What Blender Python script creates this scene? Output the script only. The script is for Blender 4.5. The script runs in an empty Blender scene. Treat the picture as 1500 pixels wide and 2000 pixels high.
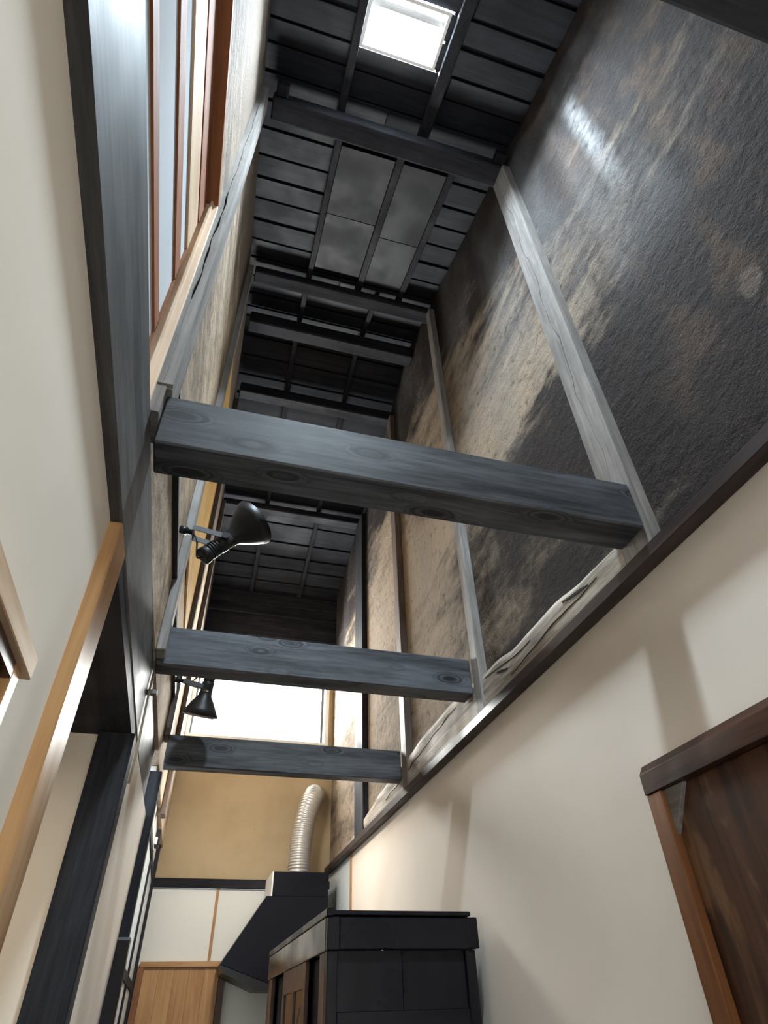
import bpy, bmesh, math, random
from mathutils import Vector, Matrix, noise
random.seed(7)
SC = bpy.context.scene
COL = SC.collection
H = 1.25                      # eye height: geometry below is written relative to the eye, then lifted by H

# ------------------------------------------------------------------ camera
YAW, PITCH, ROLL, F = 0.2981741, 0.70802378, -0.03423122, 1.17742
cam_d = bpy.data.cameras.new('camera'); cam = bpy.data.objects.new('camera', cam_d); COL.objects.link(cam)
cam_d.sensor_fit = 'HORIZONTAL'; cam_d.sensor_width = 36.0; cam_d.lens = 36.0 * F * 1000 / 1500
cam_d.clip_start = 0.02
fw = Vector((math.sin(YAW)*math.cos(PITCH), math.cos(YAW)*math.cos(PITCH), math.sin(PITCH)))
rt = Vector((math.cos(YAW), -math.sin(YAW), 0)); up = rt.cross(fw)
rt2 = math.cos(ROLL)*rt + math.sin(ROLL)*up; up2 = -math.sin(ROLL)*rt + math.cos(ROLL)*up
cam.matrix_world = Matrix(((rt2.x, up2.x, -fw.x, 0), (rt2.y, up2.y, -fw.y, 0), (rt2.z, up2.z, -fw.z, H), (0, 0, 0, 1)))
SC.camera = cam

# ------------------------------------------------------------------ world, lights, exposure
W = bpy.data.worlds.new('world'); SC.world = W; W.use_nodes = True
W.node_tree.nodes['Background'].inputs[0].default_value = (0.82, 0.90, 1.0, 1)
W.node_tree.nodes['Background'].inputs[1].default_value = 3.0
vs = SC.view_settings
vs.view_transform = 'Standard'; vs.look = 'None'; vs.gamma = 1.0; vs.exposure = 0.5; vs.use_curve_mapping = False

def area(name, loc, aim, sx, sy, power, color):
    l = bpy.data.lights.new(name, 'AREA'); l.shape = 'RECTANGLE'; l.size = sx; l.size_y = sy
    l.energy = power; l.color = color
    o = bpy.data.objects.new(name, l); COL.objects.link(o)
    o.location = (loc[0], loc[1], loc[2] + H)
    o.rotation_euler = Vector(aim).to_track_quat('-Z', 'Y').to_euler()
    return o
area('sky_over_skylight', (0.50, 0.80, 5.35), (0, 0.05, -1), 0.95, 0.85, 1900, (0.78, 0.89, 1.0))
area('sky_at_rear_window', (0.62, 7.75, 3.15), (0, -1, -0.10), 1.75, 1.15, 330, (1.0, 0.97, 0.93))
area('entrance_fill', (0.55, -2.75, 0.1), (0, 1, 0.10), 1.35, 2.2, 27, (1.0, 0.87, 0.73))  # warm fill added through an unseen entrance behind the camera
area('kitchen_fill', (0.45, 5.45, 1.86), (0.05, 0.55, -1), 0.3, 0.3, 19, (1.0, 0.94, 0.86))  # added fill with no lamp body, brightens the kitchen end
area('side_room_fill', (-1.1, 2.2, 0.95), (0, 0, -1), 0.3, 0.3, 5, (1.0, 0.88, 0.72))  # added fill for the side opening, no lamp stands there

# ------------------------------------------------------------------ mesh helpers
class MB:
    def __init__(s): s.bm = bmesh.new()
    def box(s, x0, x1, y0, y1, z0, z1, bev=0.0):
        b = bmesh.new()
        vs_ = [b.verts.new((x, y, z)) for z in (z0, z1) for y in (y0, y1) for x in (x0, x1)]
        for f in ((0,2,3,1),(4,5,7,6),(0,1,5,4),(2,6,7,3),(0,4,6,2),(1,3,7,5)):
            b.faces.new([vs_[i] for i in f])
        if bev: bmesh.ops.bevel(b, geom=b.edges[:], offset=bev, segments=1, affect='EDGES')
        s._merge(b); return s
    def hexa(s, p, bev=0.0):            # 8 points: bottom ring (4), top ring (4)
        b = bmesh.new(); v = [b.verts.new(q) for q in p]
        for f in ((3,2,1,0),(4,5,6,7),(0,1,5,4),(1,2,6,5),(2,3,7,6),(3,0,4,7)):
            b.faces.new([v[i] for i in f])
        bmesh.ops.recalc_face_normals(b, faces=b.faces[:])
        if bev: bmesh.ops.bevel(b, geom=b.edges[:], offset=bev, segments=1, affect='EDGES')
        s._merge(b); return s
    def prism(s, pts, d, bev=0.0):      # polygon pts extruded by vector d
        b = bmesh.new(); n = len(pts)
        a = [b.verts.new(p) for p in pts]; c = [b.verts.new(Vector(p)+Vector(d)) for p in pts]
        b.faces.new(a); b.faces.new(c[::-1])
        for i in range(n): b.faces.new((a[i], c[i], c[(i+1)%n], a[(i+1)%n]))
        bmesh.ops.recalc_face_normals(b, faces=b.faces[:])
        if bev: bmesh.ops.bevel(b, geom=b.edges[:], offset=bev, segments=1, affect='EDGES')
        s._merge(b); return s
    def tube(s, path, rad, n=10, caps=True):
        b = bmesh.new(); P = [Vector(p) for p in path]
        R_ = rad if isinstance(rad, (list, tuple)) else [rad]*len(P)
        rings = []; u = None
        for i, p in enumerate(P):
            t = (P[min(i+1, len(P)-1)] - P[max(i-1, 0)]).normalized()
            if u is None:
                u = t.orthogonal().normalized()
            u = (u - t*u.dot(t)).normalized(); w = t.cross(u)
            rings.append([b.verts.new(p + (u*math.cos(k*math.tau/n) + w*math.sin(k*math.tau/n))*R_[i]) for k in range(n)])
        for a, c in zip(rings, rings[1:]):
            for k in range(n): b.faces.new((a[k], a[(k+1)%n], c[(k+1)%n], c[k]))
        if caps: b.faces.new(rings[0][::-1]); b.faces.new(rings[-1])
        s._merge(b, smooth=n > 5); return s
    def _merge(s, b, smooth=False):
        if smooth:
            for f in b.faces: f.smooth = len(f.verts) == 4
        m = bpy.data.meshes.new('tmp'); b.to_mesh(m); b.free(); s.bm.from_mesh(m); bpy.data.meshes.remove(m)
    def wobble(s, amp, freq, cuts=0):
        if cuts: bmesh.ops.subdivide_edges(s.bm, edges=s.bm.edges[:], cuts=cuts, use_grid_fill=True)
        off = Vector((random.random()*50,)*3)
        for v in s.bm.verts:
            v.co += noise.noise_vector(v.co*freq + off)*amp
        return s

ORIG = {}
def build(name, mb, mat, parent=None, origin=None):
    bm = mb.bm
    if parent is not None: o0 = ORIG[parent]
    elif origin is not None: o0 = Vector(origin)
    else:
        xs = [v.co for v in bm.verts]
        o0 = Vector(((min(c.x for c in xs)+max(c.x for c in xs))/2, (min(c.y for c in xs)+max(c.y for c in xs))/2, min(c.z for c in xs)))
    bmesh.ops.translate(bm, verts=bm.verts[:], vec=-o0)
    me = bpy.data.meshes.new(name); bm.to_mesh(me); bm.free()
    if isinstance(mat, (list, tuple)):
        for m in mat: me.materials.append(m)
    else: me.materials.append(mat)
    o = bpy.data.objects.new(name, me); COL.objects.link(o)
    ORIG[o] = o0
    if parent is not None: o.parent = parent
    else: o.location = o0 + Vector((0, 0, H))
    return o
def root(name, loc):
    o = bpy.data.objects.new(name, None); COL.objects.link(o); o.empty_display_size = 0.1
    o.location = Vector(loc) + Vector((0, 0, H)); ORIG[o] = Vector(loc); return o
def tag(o, label, cat, group=None, kind=None):
    o['label'] = label; o['category'] = cat
    if group: o['group'] = group
    if kind: o['kind'] = kind
    return o
def struct(o, label=None, cat=None):
    o['kind'] = 'structure'
    if label: o['label'] = label
    if cat: o['category'] = cat
    return o
def B(*a, **k): return MB().box(*a, **k)

# ------------------------------------------------------------------ materials
class NT:
    def __init__(s, name):
        s.m = bpy.data.materials.new(name); s.m.use_nodes = True; s.t = s.m.node_tree; s.t.nodes.clear()
        s.out = s.n('ShaderNodeOutputMaterial')
    def n(s, typ, **k):
        nd = s.t.nodes.new(typ)
        for a, v in k.items(): setattr(nd, a, v)
        return nd
    def l(s, a, b): s.t.links.new(a, b)
    def val(s, sock, v):
        if hasattr(v, 'is_output'): s.l(v, sock)
        else: sock.default_value = v
    def math(s, op, a, b=0.0, c=0.0, clamp=False):
        nd = s.n('ShaderNodeMath', operation=op, use_clamp=clamp)
        for i, v in enumerate((a, b, c)): s.val(nd.inputs[i], v)
        return nd.outputs[0]
    def map(s, v, a, b, c=0.0, d=1.0):
        nd = s.n('ShaderNodeMapRange', interpolation_type='SMOOTHSTEP')
        for i, x in enumerate((v, a, b, c, d)): s.val(nd.inputs[i], x)
        return nd.outputs[0]
    def coords(s, scale, rnd=True):
        tc = s.n('ShaderNodeTexCoord'); mp = s.n('ShaderNodeMapping'); mp.inputs['Scale'].default_value = scale
        v = tc.outputs['Object']
        if rnd:
            oi = s.n('ShaderNodeObjectInfo'); ad = s.n('ShaderNodeVectorMath', operation='MULTIPLY_ADD')
            s.l(oi.outputs['Random'], ad.inputs[0]); ad.inputs[1].default_value = (37.1, 23.3, 51.7); s.l(v, ad.inputs[2]); v = ad.outputs[0]
        s.l(v, mp.inputs[0]); return mp.outputs[0]
    def noise(s, vec, scale, detail=4, rough=0.55, dist=0.0):
        nd = s.n('ShaderNodeTexNoise'); s.l(vec, nd.inputs['Vector'])
        nd.inputs['Scale'].default_value = scale; nd.inputs['Detail'].default_value = detail
        nd.inputs['Roughness'].default_value = rough; nd.inputs['Distortion'].default_value = dist
        return nd.outputs['Fac']
    def mix(s, f, a, b, mode='MIX'):
        nd = s.n('ShaderNodeMix', data_type='RGBA', blend_type=mode)
        s.val(nd.inputs[0], f)
        for i, v in ((6, a), (7, b)):
            if hasattr(v, 'is_output'): s.l(v, nd.inputs[i])
            else: nd.inputs[i].default_value = (*v, 1)
        return nd.outputs[2]
    def bump(s, h, strength, dist=0.01, prev=None):
        nd = s.n('ShaderNodeBump'); nd.inputs['Strength'].default_value = strength; nd.inputs['Distance'].default_value = dist
        s.l(h, nd.inputs['Height'])
        if prev is not None: s.l(prev, nd.inputs['Normal'])
        return nd.outputs[0]
    def finish(s, col, rough=0.6, normal=None, metal=0.0, spec=0.5):
        p = s.n('ShaderNodeBsdfPrincipled')
        if hasattr(col, 'is_output'): s.l(col, p.inputs['Base Color'])
        else: p.inputs['Base Color'].default_value = (*col, 1)
        s.val(p.inputs['Roughness'], rough); s.val(p.inputs['Metallic'], metal); s.val(p.inputs['Specular IOR Level'], spec)
        if normal is not None: s.l(normal, p.inputs['Normal'])
        s.l(p.outputs[0], s.out.inputs[0]); return s.m

def wood(name, light, dark, axis, rough=0.5, knots=0.0, bump=0.35, spec=0.4, fine=1.0, var=0.25):
    t = NT(name)
    along, cross = 0.9, 14.0*fine
    sc = [cross]*3; sc[axis] = along
    v = t.coords(sc)
    warp = t.noise(t.coords([c*0.35 for c in sc]), 1.0, 3)
    ks = [8.0]*3; ks[axis] = 3.0
    vo = t.n('ShaderNodeTexVoronoi', feature='F1'); t.l(t.coords(ks), vo.inputs['Vector']); vo.inputs['Scale'].default_value = 1.0
    d = vo.outputs['Distance']
    near = t.map(d, 0.0, 0.36, 1.0, 0.0)
    sep = t.n('ShaderNodeSeparateXYZ'); t.l(v, sep.inputs[0])
    k = t.math('MULTIPLY', near, 2.2*knots)
    ad = t.n('ShaderNodeVectorMath', operation='ADD'); t.l(v, ad.inputs[0])
    cb = t.n('ShaderNodeCombineXYZ')
    w2 = t.math('MULTIPLY', warp, 1.6)
    kk = t.math('ADD', k, w2)
    for i in range(3):
        if i != axis: t.l(kk, cb.inputs[i])
    t.l(cb.outputs[0], ad.inputs[1])
    g1 = t.noise(ad.outputs[0], 1.0, 6, 0.62)
    g2 = t.noise(ad.outputs[0], 5.0, 3, 0.6)
    g = t.math('ADD', t.math('MULTIPLY', g1, 0.7), t.math('MULTIPLY', g2, 0.3))
    f = t.map(g, 0.34, 0.66)
    col = t.mix(f, dark, light)
    if knots:
        core = t.map(d, 0.10, 0.20, 1.0, 0.0)
        ring = t.math('SINE', t.math('MULTIPLY', d, 62.0)); ring = t.math('MULTIPLY', t.map(ring, -0.2, 0.9), t.map(d, 0.24, 0.38, 1.0, 0.0))
        km = t.math('MULTIPLY', t.math('MAXIMUM', t.math('MULTIPLY', core, 1.0), t.math('MULTIPLY', ring, 0.8)), knots, clamp=True)
        col = t.mix(km, col, tuple(c*0.45 for c in dark))
    blot = t.noise(t.coords((2.5, 2.5, 2.5)), 1.0, 3)
    col = t.mix(t.map(blot, 0.35, 0.7, 0.0, var*1.6), col, tuple(c*0.6 for c in dark))
    h = g
    if knots: h = t.math('SUBTRACT', g, t.math('MULTIPLY', core, 0.8*knots))
    gb = t.noise(v, 1.0, 3, 0.5)
    if knots: gb = t.math('SUBTRACT', gb, t.math('MULTIPLY', core, 0.5*knots))
    nm = t.bump(gb, bump, 0.004)
    rg = t.map(blot, 0.3, 0.7, rough-0.08, rough+0.1)
    return t.finish(col, rg, nm, spec=spec)

def plaster(name, col, col2, rough=0.85, bump=0.15, scale=9.0):
    t = NT(name); v = t.coords((1, 1, 1), rnd=False)
    a = t.noise(v, scale*0.18, 4); c = t.noise(v, scale*6, 5)
    cc = t.mix(t.map(a, 0.35, 0.7), col, col2)
    if bump > 0.2:
        cc = t.mix(t.map(t.noise(v, 26, 3, 0.6), 0.66, 0.76, 0.0, 0.45), cc, tuple(x*0.6 for x in col2))
    return t.finish(cc, rough, t.bump(c, bump, 0.004), spec=0.2)

def soot_plaster(name, clay, soot, light_and_stains=1.0):  # last argument scales the painted shade and bright strip, and switches stains and scars
    """old clay plaster blackened by kitchen smoke: streaky rubbed wear along the wall, darker under the roof"""
    t = NT(name)
    g = t.n('ShaderNodeNewGeometry'); sp = t.n('ShaderNodeSeparateXYZ'); t.l(g.outputs['Position'], sp.inputs[0])
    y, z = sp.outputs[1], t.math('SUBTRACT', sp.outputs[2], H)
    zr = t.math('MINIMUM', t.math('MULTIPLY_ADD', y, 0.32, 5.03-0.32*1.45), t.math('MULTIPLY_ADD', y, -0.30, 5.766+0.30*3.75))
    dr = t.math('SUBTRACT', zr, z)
    vs_ = t.coords((1.0, 0.75, 2.4), rnd=False); vf = t.coords((1, 1, 1), rnd=False)
    s1 = t.noise(vs_, 1.5, 5, 0.62, 0.6); s2 = t.noise(t.coords((2, 2.6, 9.0), rnd=False), 1.0, 6, 0.65, 0.3)
    s3 = t.noise(vf, 70, 4, 0.7); s4 = t.noise(vf, 14, 5, 0.65)
    w = t.math('ADD', t.math('MULTIPLY', s1, 0.65), t.math('MULTIPLY', s2, 0.35))
    # clay shows more rearward, less under roof; low shade and lit strip painted in
    far = t.map(y, 0.3, 3.4, -0.15, 0.10)
    wob = t.math('MULTIPLY', t.math('SUBTRACT', s1, 0.5), 1.1)
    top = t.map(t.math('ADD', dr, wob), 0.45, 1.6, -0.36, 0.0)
    edge = t.math('ADD', z, t.math('MULTIPLY', t.math('SUBTRACT', s2, 0.5), 0.5))
    low = t.math('MULTIPLY', t.map(edge, 2.35, 2.75, -0.17*light_and_stains, 0.0), t.map(y, 2.6, 3.6, 1.0, 0.0))
    band = t.math('MULTIPLY', t.math('MULTIPLY', t.map(edge, 2.6, 2.75, 0.0, 0.16*light_and_stains), t.map(edge, 2.95, 3.6, 1.0, 0.0)), t.map(y, 0.9, 1.7))
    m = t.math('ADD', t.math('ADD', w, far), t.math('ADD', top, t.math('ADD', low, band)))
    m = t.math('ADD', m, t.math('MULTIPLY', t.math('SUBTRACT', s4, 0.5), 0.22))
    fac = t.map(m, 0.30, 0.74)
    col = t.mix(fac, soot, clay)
    if light_and_stains:      # pale grey vertical streak under the skylight, over broad grey mottling
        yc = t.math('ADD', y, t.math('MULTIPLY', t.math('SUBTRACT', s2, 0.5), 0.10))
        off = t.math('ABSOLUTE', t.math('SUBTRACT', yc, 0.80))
        pale_streak = t.math('MULTIPLY', t.map(off, 0.0, 0.09, 1.0, 0.0), t.math('MULTIPLY', t.map(z, 2.75, 3.6), t.map(z, 4.1, 4.45, 1.0, 0.0)))
        pale_streak = t.math('MULTIPLY', pale_streak, t.map(s4, 0.3, 0.6, 0.35, 1.0))
        halo = t.math('MULTIPLY', t.map(t.noise(t.coords((1, 1.3, 0.5), rnd=False), 1.3, 4), 0.42, 0.66), t.math('MULTIPLY', t.map(y, 0.1, 0.6), t.map(z, 2.3, 2.8)))
        col = t.mix(t.math('MULTIPLY', halo, 0.30), col, (0.20, 0.20, 0.20))
        col = t.mix(t.math('MULTIPLY', pale_streak, 0.75), col, (0.36, 0.36, 0.36))
        for py, pz, pr in ((0.66, 1.86, 0.055), (0.60, 1.71, 0.06)):      # two bare scars where plaster was patched
            dy = t.math('SUBTRACT', yc, py-0.01); dz_ = t.math('MULTIPLY', t.math('SUBTRACT', z, pz), 0.8)
            rr = t.math('SQRT', t.math('ADD', t.math('MULTIPLY', dy, dy), t.math('MULTIPLY', dz_, dz_)))
            col = t.mix(t.math('MULTIPLY', t.map(t.math('ADD', rr, t.math('MULTIPLY', t.math('SUBTRACT', s4, 0.5), 0.06)), pr*0.6, pr, 1.0, 0.0), 0.55), col, (0.20, 0.17, 0.145))
        brn = t.noise(t.coords((1.0, 1.6, 1.1), rnd=False), 2.2, 4, 0.6)
        col = t.mix(t.math('MULTIPLY', t.map(brn, 0.48, 0.68), t.math('MULTIPLY', t.map(y, 1.4, 0.6), 0.5)), col, (0.13, 0.085, 0.055))
    spk = t.map(s3, 0.62, 0.78); col = t.mix(t.math('MULTIPLY', spk, 0.35), col, tuple(min(1, c*1.5) for c in clay))
    drk = t.map(s4, 0.30, 0.44, 1.0, 0.0); col = t.mix(t.math('MULTIPLY', drk, 0.5), col, tuple(c*0.7 for c in soot))
    straw = t.n('ShaderNodeTexVoronoi', feature='F1'); t.l(t.coords((30, 9, 22), rnd=False), straw.inputs['Vector']); straw.inputs['Scale'].default_value = 1.0
    h = t.math('ADD', t.math('MULTIPLY', s3, 0.6), t.math('ADD', t.math('MULTIPLY', s4, 1.6), t.math('MULTIPLY', straw.outputs['Distance'], 0.3)))
    n1 = t.bump(h, 0.75, 0.012)
    return t.finish(col, 0.9, n1, spec=0.12)

def plain(name, col, rough=0.5, metal=0.0, spec=0.5, var=0.12):
    t = NT(name); v = t.coords((1, 1, 1)); a = t.noise(v, 6, 4)
    c = t.mix(t.map(a, 0.3, 0.7, 0, var*2), col, tuple(x*0.65 for x in col))
    return t.finish(c, t.map(a, 0.3, 0.7, rough*0.9, min(1, rough*1.15)), t.bump(t.noise(v, 90, 3), 0.04, 0.002), metal, spec)

def glass(name):
    t = NT(name); tr = t.n('ShaderNodeBsdfTransparent'); tr.inputs[0].default_value = (0.94, 0.96, 0.96, 1)
    gl = t.n('ShaderNodeBsdfGlossy'); gl.inputs['Roughness'].default_value = 0.05
    mx = t.n('ShaderNodeMixShader'); mx.inputs[0].default_value = 0.06
    t.l(tr.outputs[0], mx.inputs[1]); t.l(gl.outputs[0], mx.inputs[2]); t.l(mx.outputs[0], t.out.inputs[0]); return t.m
def paper(name):
    t = NT(name); d = t.n('ShaderNodeBsdfDiffuse'); d.inputs[0].default_value = (0.80, 0.82, 0.84, 1)
    r = t.n('ShaderNodeBsdfTranslucent'); r.inputs[0].default_value = (0.8, 0.82, 0.84, 1)
    mx = t.n('ShaderNodeMixShader'); mx.inputs[0].default_value = 0.25
    t.l(d.outputs[0], mx.inputs[1]); t.l(r.outputs[0], mx.inputs[2]); t.l(mx.outputs[0], t.out.inputs[0]); return t.m

AX = {'x': 0, 'y': 1, 'z': 2}
_w = {}
WOODS = dict(
    soot=dict(light=(0.040, 0.042, 0.050), dark=(0.014, 0.014, 0.018), rough=0.68, knots=0.0, spec=0.15, bump=0.2),
    tie=dict(light=(0.125, 0.135, 0.152), dark=(0.013, 0.014, 0.018), rough=0.46, knots=1.0, spec=0.45, bump=0.12),
    grey=dict(light=(0.34, 0.32, 0.30), dark=(0.15, 0.135, 0.125), rough=0.6, knots=0.0),
    brownpost=dict(light=(0.20, 0.155, 0.125), dark=(0.10, 0.072, 0.058), rough=0.6),
    girder=dict(light=(0.125, 0.120, 0.115), dark=(0.042, 0.041, 0.042), rough=0.55, spec=0.3, bump=0.12),
    trim=dict(light=(0.052, 0.034, 0.030), dark=(0.020, 0.012, 0.012), rough=0.5, bump=0.15),
    rough=dict(light=(0.66, 0.59, 0.50), dark=(0.20, 0.165, 0.135), rough=0.75, bump=0.9, fine=1.5),
    pale=dict(light=(0.74, 0.56, 0.38), dark=(0.56, 0.36, 0.20), rough=0.5, bump=0.15, var=0.05),
    cypress=dict(light=(0.84, 0.69, 0.53), dark=(0.70, 0.51, 0.35), rough=0.5, bump=0.1, var=0.03),
    honey=dict(light=(0.55, 0.32, 0.14), dark=(0.37, 0.18, 0.07), rough=0.45, bump=0.15, var=0.08),
    red=dict(light=(0.36, 0.15, 0.07), dark=(0.22, 0.08, 0.035), rough=0.7, spec=0.15, bump=0.1, var=0.05),
    cab=dict(light=(0.012, 0.012, 0.015), dark=(0.006, 0.006, 0.008), rough=0.3, spec=0.18, bump=0.04, var=0.05),
    lacquer=dict(light=(0.020, 0.018, 0.018), dark=(0.010, 0.009, 0.009), rough=0.2, spec=0.9, bump=0.04, var=0.05),
    cabbrown=dict(light=(0.16, 0.085, 0.055), dark=(0.075, 0.036, 0.022), rough=0.35, bump=0.12),
    door=dict(light=(0.085, 0.036, 0.020), dark=(0.028, 0.011, 0.007), rough=0.36, bump=0.25, spec=0.5),
    jamb=dict(light=(0.30, 0.125, 0.045), dark=(0.17, 0.062, 0.022), rough=0.4, bump=0.15),
    yellow=dict(light=(0.78, 0.50, 0.18), dark=(0.62, 0.36, 0.10), rough=0.5, bump=0.1, var=0.05),
)
def WD(kind, axis):
    k = (kind, axis)
    if k not in _w: _w[k] = wood(kind+'_wood_'+axis, axis=AX[axis], **WOODS[kind])
    return _w[k]
M_white = plaster('white_plaster', (0.83, 0.755, 0.665), (0.80, 0.72, 0.63), bump=0.05)
M_cream = plaster('cream_plaster', (0.84, 0.765, 0.66), (0.81, 0.735, 0.62), bump=0.05)
M_tan = plaster('tan_plaster', (0.50, 0.39, 0.245), (0.43, 0.33, 0.20), bump=0.4)
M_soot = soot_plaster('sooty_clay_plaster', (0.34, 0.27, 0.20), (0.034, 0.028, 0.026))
M_sootL = soot_plaster('sooty_clay_plaster_left', (0.60, 0.47, 0.34), (0.18, 0.145, 0.115), light_and_stains=0.0)
M_steel = plain('painted_panel', (0.68, 0.76, 0.80), 0.3, var=0.0)
M_black = plain('black_metal', (0.014, 0.014, 0.016), 0.4, spec=0.35, var=0.0)
M_hood = plain('black_enamel', (0.007, 0.008, 0.013), 0.36, spec=0.15, var=0.0)
M_duct = plain('flexible_aluminium', (0.66, 0.65, 0.63), 0.36, metal=0.75, var=0.0)
M_silver = plain('grey_metal', (0.14, 0.15, 0.16), 0.5, spec=0.3)
M_dark = plain('shadow_black', (0.006, 0.006, 0.007), 0.8)
M_concrete = plain('concrete_floor', (0.06, 0.056, 0.052), 0.7)
M_offwhite = plain('off_white_paint', (0.82, 0.82, 0.80), 0.5, var=0.03)
M_cord = plain('straw_cord', (0.50, 0.43, 0.32), 0.8)
M_strip = plain('pale_track_strip', (0.72, 0.72, 0.70), 0.4)
M_glass = glass('window_glass'); M_paper = paper('shoji_paper')
M_mirror = plain('dark_glass', (0.01, 0.01, 0.014), 0.12, spec=0.25)

def zf(y): return 5.03 + 0.32*(y-1.45)          # underside of rafters, street slope
YR = 3.75
def zb(y): return zf(YR) - 0.30*(y-YR)          # garden slope
def zroof(y): return zf(y) if y <= YR else zb(y)
def xl(y): return -0.345 if y < 1.5 else -0.342 + 0.0135*(y-1.5)    # the left wall is not quite parallel

YB, YF = 7.35, -2.4
XR = 1.5
# ================================================================== SETTING
struct(build('floor', B(-1.8, XR+0.1, YF, YB+0.1, -1.33, -1.25), M_concrete), 'grey concrete floor of the earthen passage', 'floor')
# right wall: white below the ledge, sooty clay above it
struct(build('wall_right', B(XR, XR+0.08, YF, 6.29, -1.25, 1.30), M_white, origin=(XR, 0, -1.25)), 'smooth white plaster wall below the dark ledge', 'wall')
struct(build('wall_right_far', B(XR, XR+0.08, 6.33, YB, -1.25, 1.30), M_steel, origin=(XR, 6.3, -1.25)), 'pale bluish wall panel beside the range hood', 'wall')
mb = MB(); ys = [YF, 0.5, YR, YB+0.1]
for a, b in zip(ys, ys[1:]):
    mb.hexa([(XR, a, 1.30), (XR+0.08, a, 1.30), (XR+0.08, b, 1.30), (XR, b, 1.30),
             (XR, a, zroof(a)+0.2), (XR+0.08, a, zroof(a)+0.2), (XR+0.08, b, zroof(b)+0.2), (XR, b, zroof(b)+0.2)])
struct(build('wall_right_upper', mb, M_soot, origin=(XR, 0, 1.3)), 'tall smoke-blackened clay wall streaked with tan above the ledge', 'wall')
struct(build('trim_1', B(1.4345, XR, YF, 7.3, 1.268, 1.322, bev=0.003), WD('trim', 'y')), 'long dark brown ledge between white wall and sooty wall', 'trim')
struct(build('trim_2', B(1.488, XR, 6.29, 6.33, -1.25, 1.268), WD('honey', 'z')), 'thin vertical orange-brown batten on the right wall by the hood', 'trim')
# left wall, lower
mb = MB()
mb.box(-0.50, -0.363, YF, 0.45, -1.25, 1.12); mb.box(-0.50, -0.363, 0.45, 1.125, 0.512, 1.12)
mb.box(-0.50, -0.363, 1.125, 1.475, -1.25, 1.12)
struct(build('wall_left', mb, M_cream, origin=(-0.363, 0, -1.25)), 'cream plaster wall close to the camera on the left', 'wall')
mb = MB(); mb.hexa([(-0.5, 3.1, -1.25), (-0.345, 3.1, -1.25), (-0.345, 4.62, -1.25), (-0.5, 4.62, -1.25),
                    (-0.5, 3.1, 1.12), (-0.340, 3.1, 1.12), (-0.310, 4.62, 1.12), (-0.5, 4.62, 1.12)])
struct(build('wall_left_middle', mb, M_white, origin=(-0.345, 3.1, -1.25)), 'narrow white wall strip behind the black post', 'wall')
struct(build('wall_left_far', B(-0.5, -0.315, 4.75, 7.195, -1.25, 1.475), M_offwhite, origin=(-0.3, 4.75, -1.25)), 'white wall strip on the left before the rear wall', 'wall')
# side room seen through the opening
mb = MB(); mb.box(-1.7, -0.475, 3.0, 3.08, -1.25, 1.055); mb.box(-1.78, -1.7, 1.4, 3.08, -1.25, 1.12); mb.box(-1.7, -0.5, 1.35, 1.47, -1.25, 1.055)
struct(build('wall_side_room', mb, M_cream, origin=(-0.475, 3.0, -1.25)), 'cream cross wall seen through the opening beside the pale post', 'wall')
struct(build('ceiling_side_room', B(-1.78, -0.336, 1.645, 3.0995, 1.056, 1.119), WD('soot', 'y')), 'black low ceiling over the side opening', 'ceiling')
# left wall, upper (above the girder)
mb = MB()
def lw(y0, y1, z0, z1a, z1b, th=0.08):
    a, b = xl(y0+1e-4), xl(y1-1e-4)
    mb.hexa([(a-th, y0, z0), (a, y0, z0), (b, y1, z0), (b-th, y1, z0), (a-th, y0, z1a), (a, y0, z1a), (b, y1, z1b), (b-th, y1, z1b)])
lw(YF, 1.372, 2.955, zroof(YF)+0.2, zroof(1.372)+0.2)
lw(YF, -0.6, 1.48, 2.955, 2.955)
lw(1.372, 1.5, 1.60, zroof(1.372)+0.2, zroof(1.5)+0.2)
lw(1.5, YR, 1.48, zroof(1.5)+0.2, zroof(YR)+0.2)
lw(YR, YB+0.1, 1.48, zroof(YR)+0.2, zroof(YB)+0.2)
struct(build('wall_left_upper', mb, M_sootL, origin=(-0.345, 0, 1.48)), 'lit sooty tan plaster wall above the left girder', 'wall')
# rear wall
mb = MB(); mb.box(-0.6, 1.62, YB, YB+0.1, 1.20, 2.62); mb.box(-0.6, -0.27, YB, YB+0.1, 2.62, 3.70); mb.box(1.43, 1.62, YB, YB+0.1, 2.62, 3.70)
struct(build('wall_rear', mb, M_tan, origin=(0.6, YB, 1.2)), 'tan clay wall at the far end of the passage', 'wall')
struct(build('wall_rear_lower', B(-0.6, 1.6, YB, YB+0.1, -1.25, 1.125), plain('pale_panel', (0.82, 0.83, 0.78), 0.5, var=0.01), origin=(0.6, YB, -1.25)), 'pale panelled lower part of the rear wall', 'wall')
struct(build('trim_3', B(-0.31, XR, YB-0.045, YB+0.02, 1.128, 1.205, bev=0.003), WD('soot', 'x')), 'black rail between tan clay wall and pale panels', 'trim')
struct(build('trim_4', B(0.340, 0.368, YB-0.012, YB, 0.53, 1.128), WD('honey', 'z')), 'thin brown batten between the pale rear panels', 'trim')
r = root('wall_rear_gable', (0.6, YB, 3.7)); struct(r, 'black boarded wall above the rear window', 'wall')
z = 3.70
while z < 4.85:
    h = 0.165
    build('wall_board', B(-0.6, 1.62, YB-random.uniform(0.0, 0.010), YB+0.05, z, z+h-0.008, bev=0.003), WD('soot', 'x'), r); z += h
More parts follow.
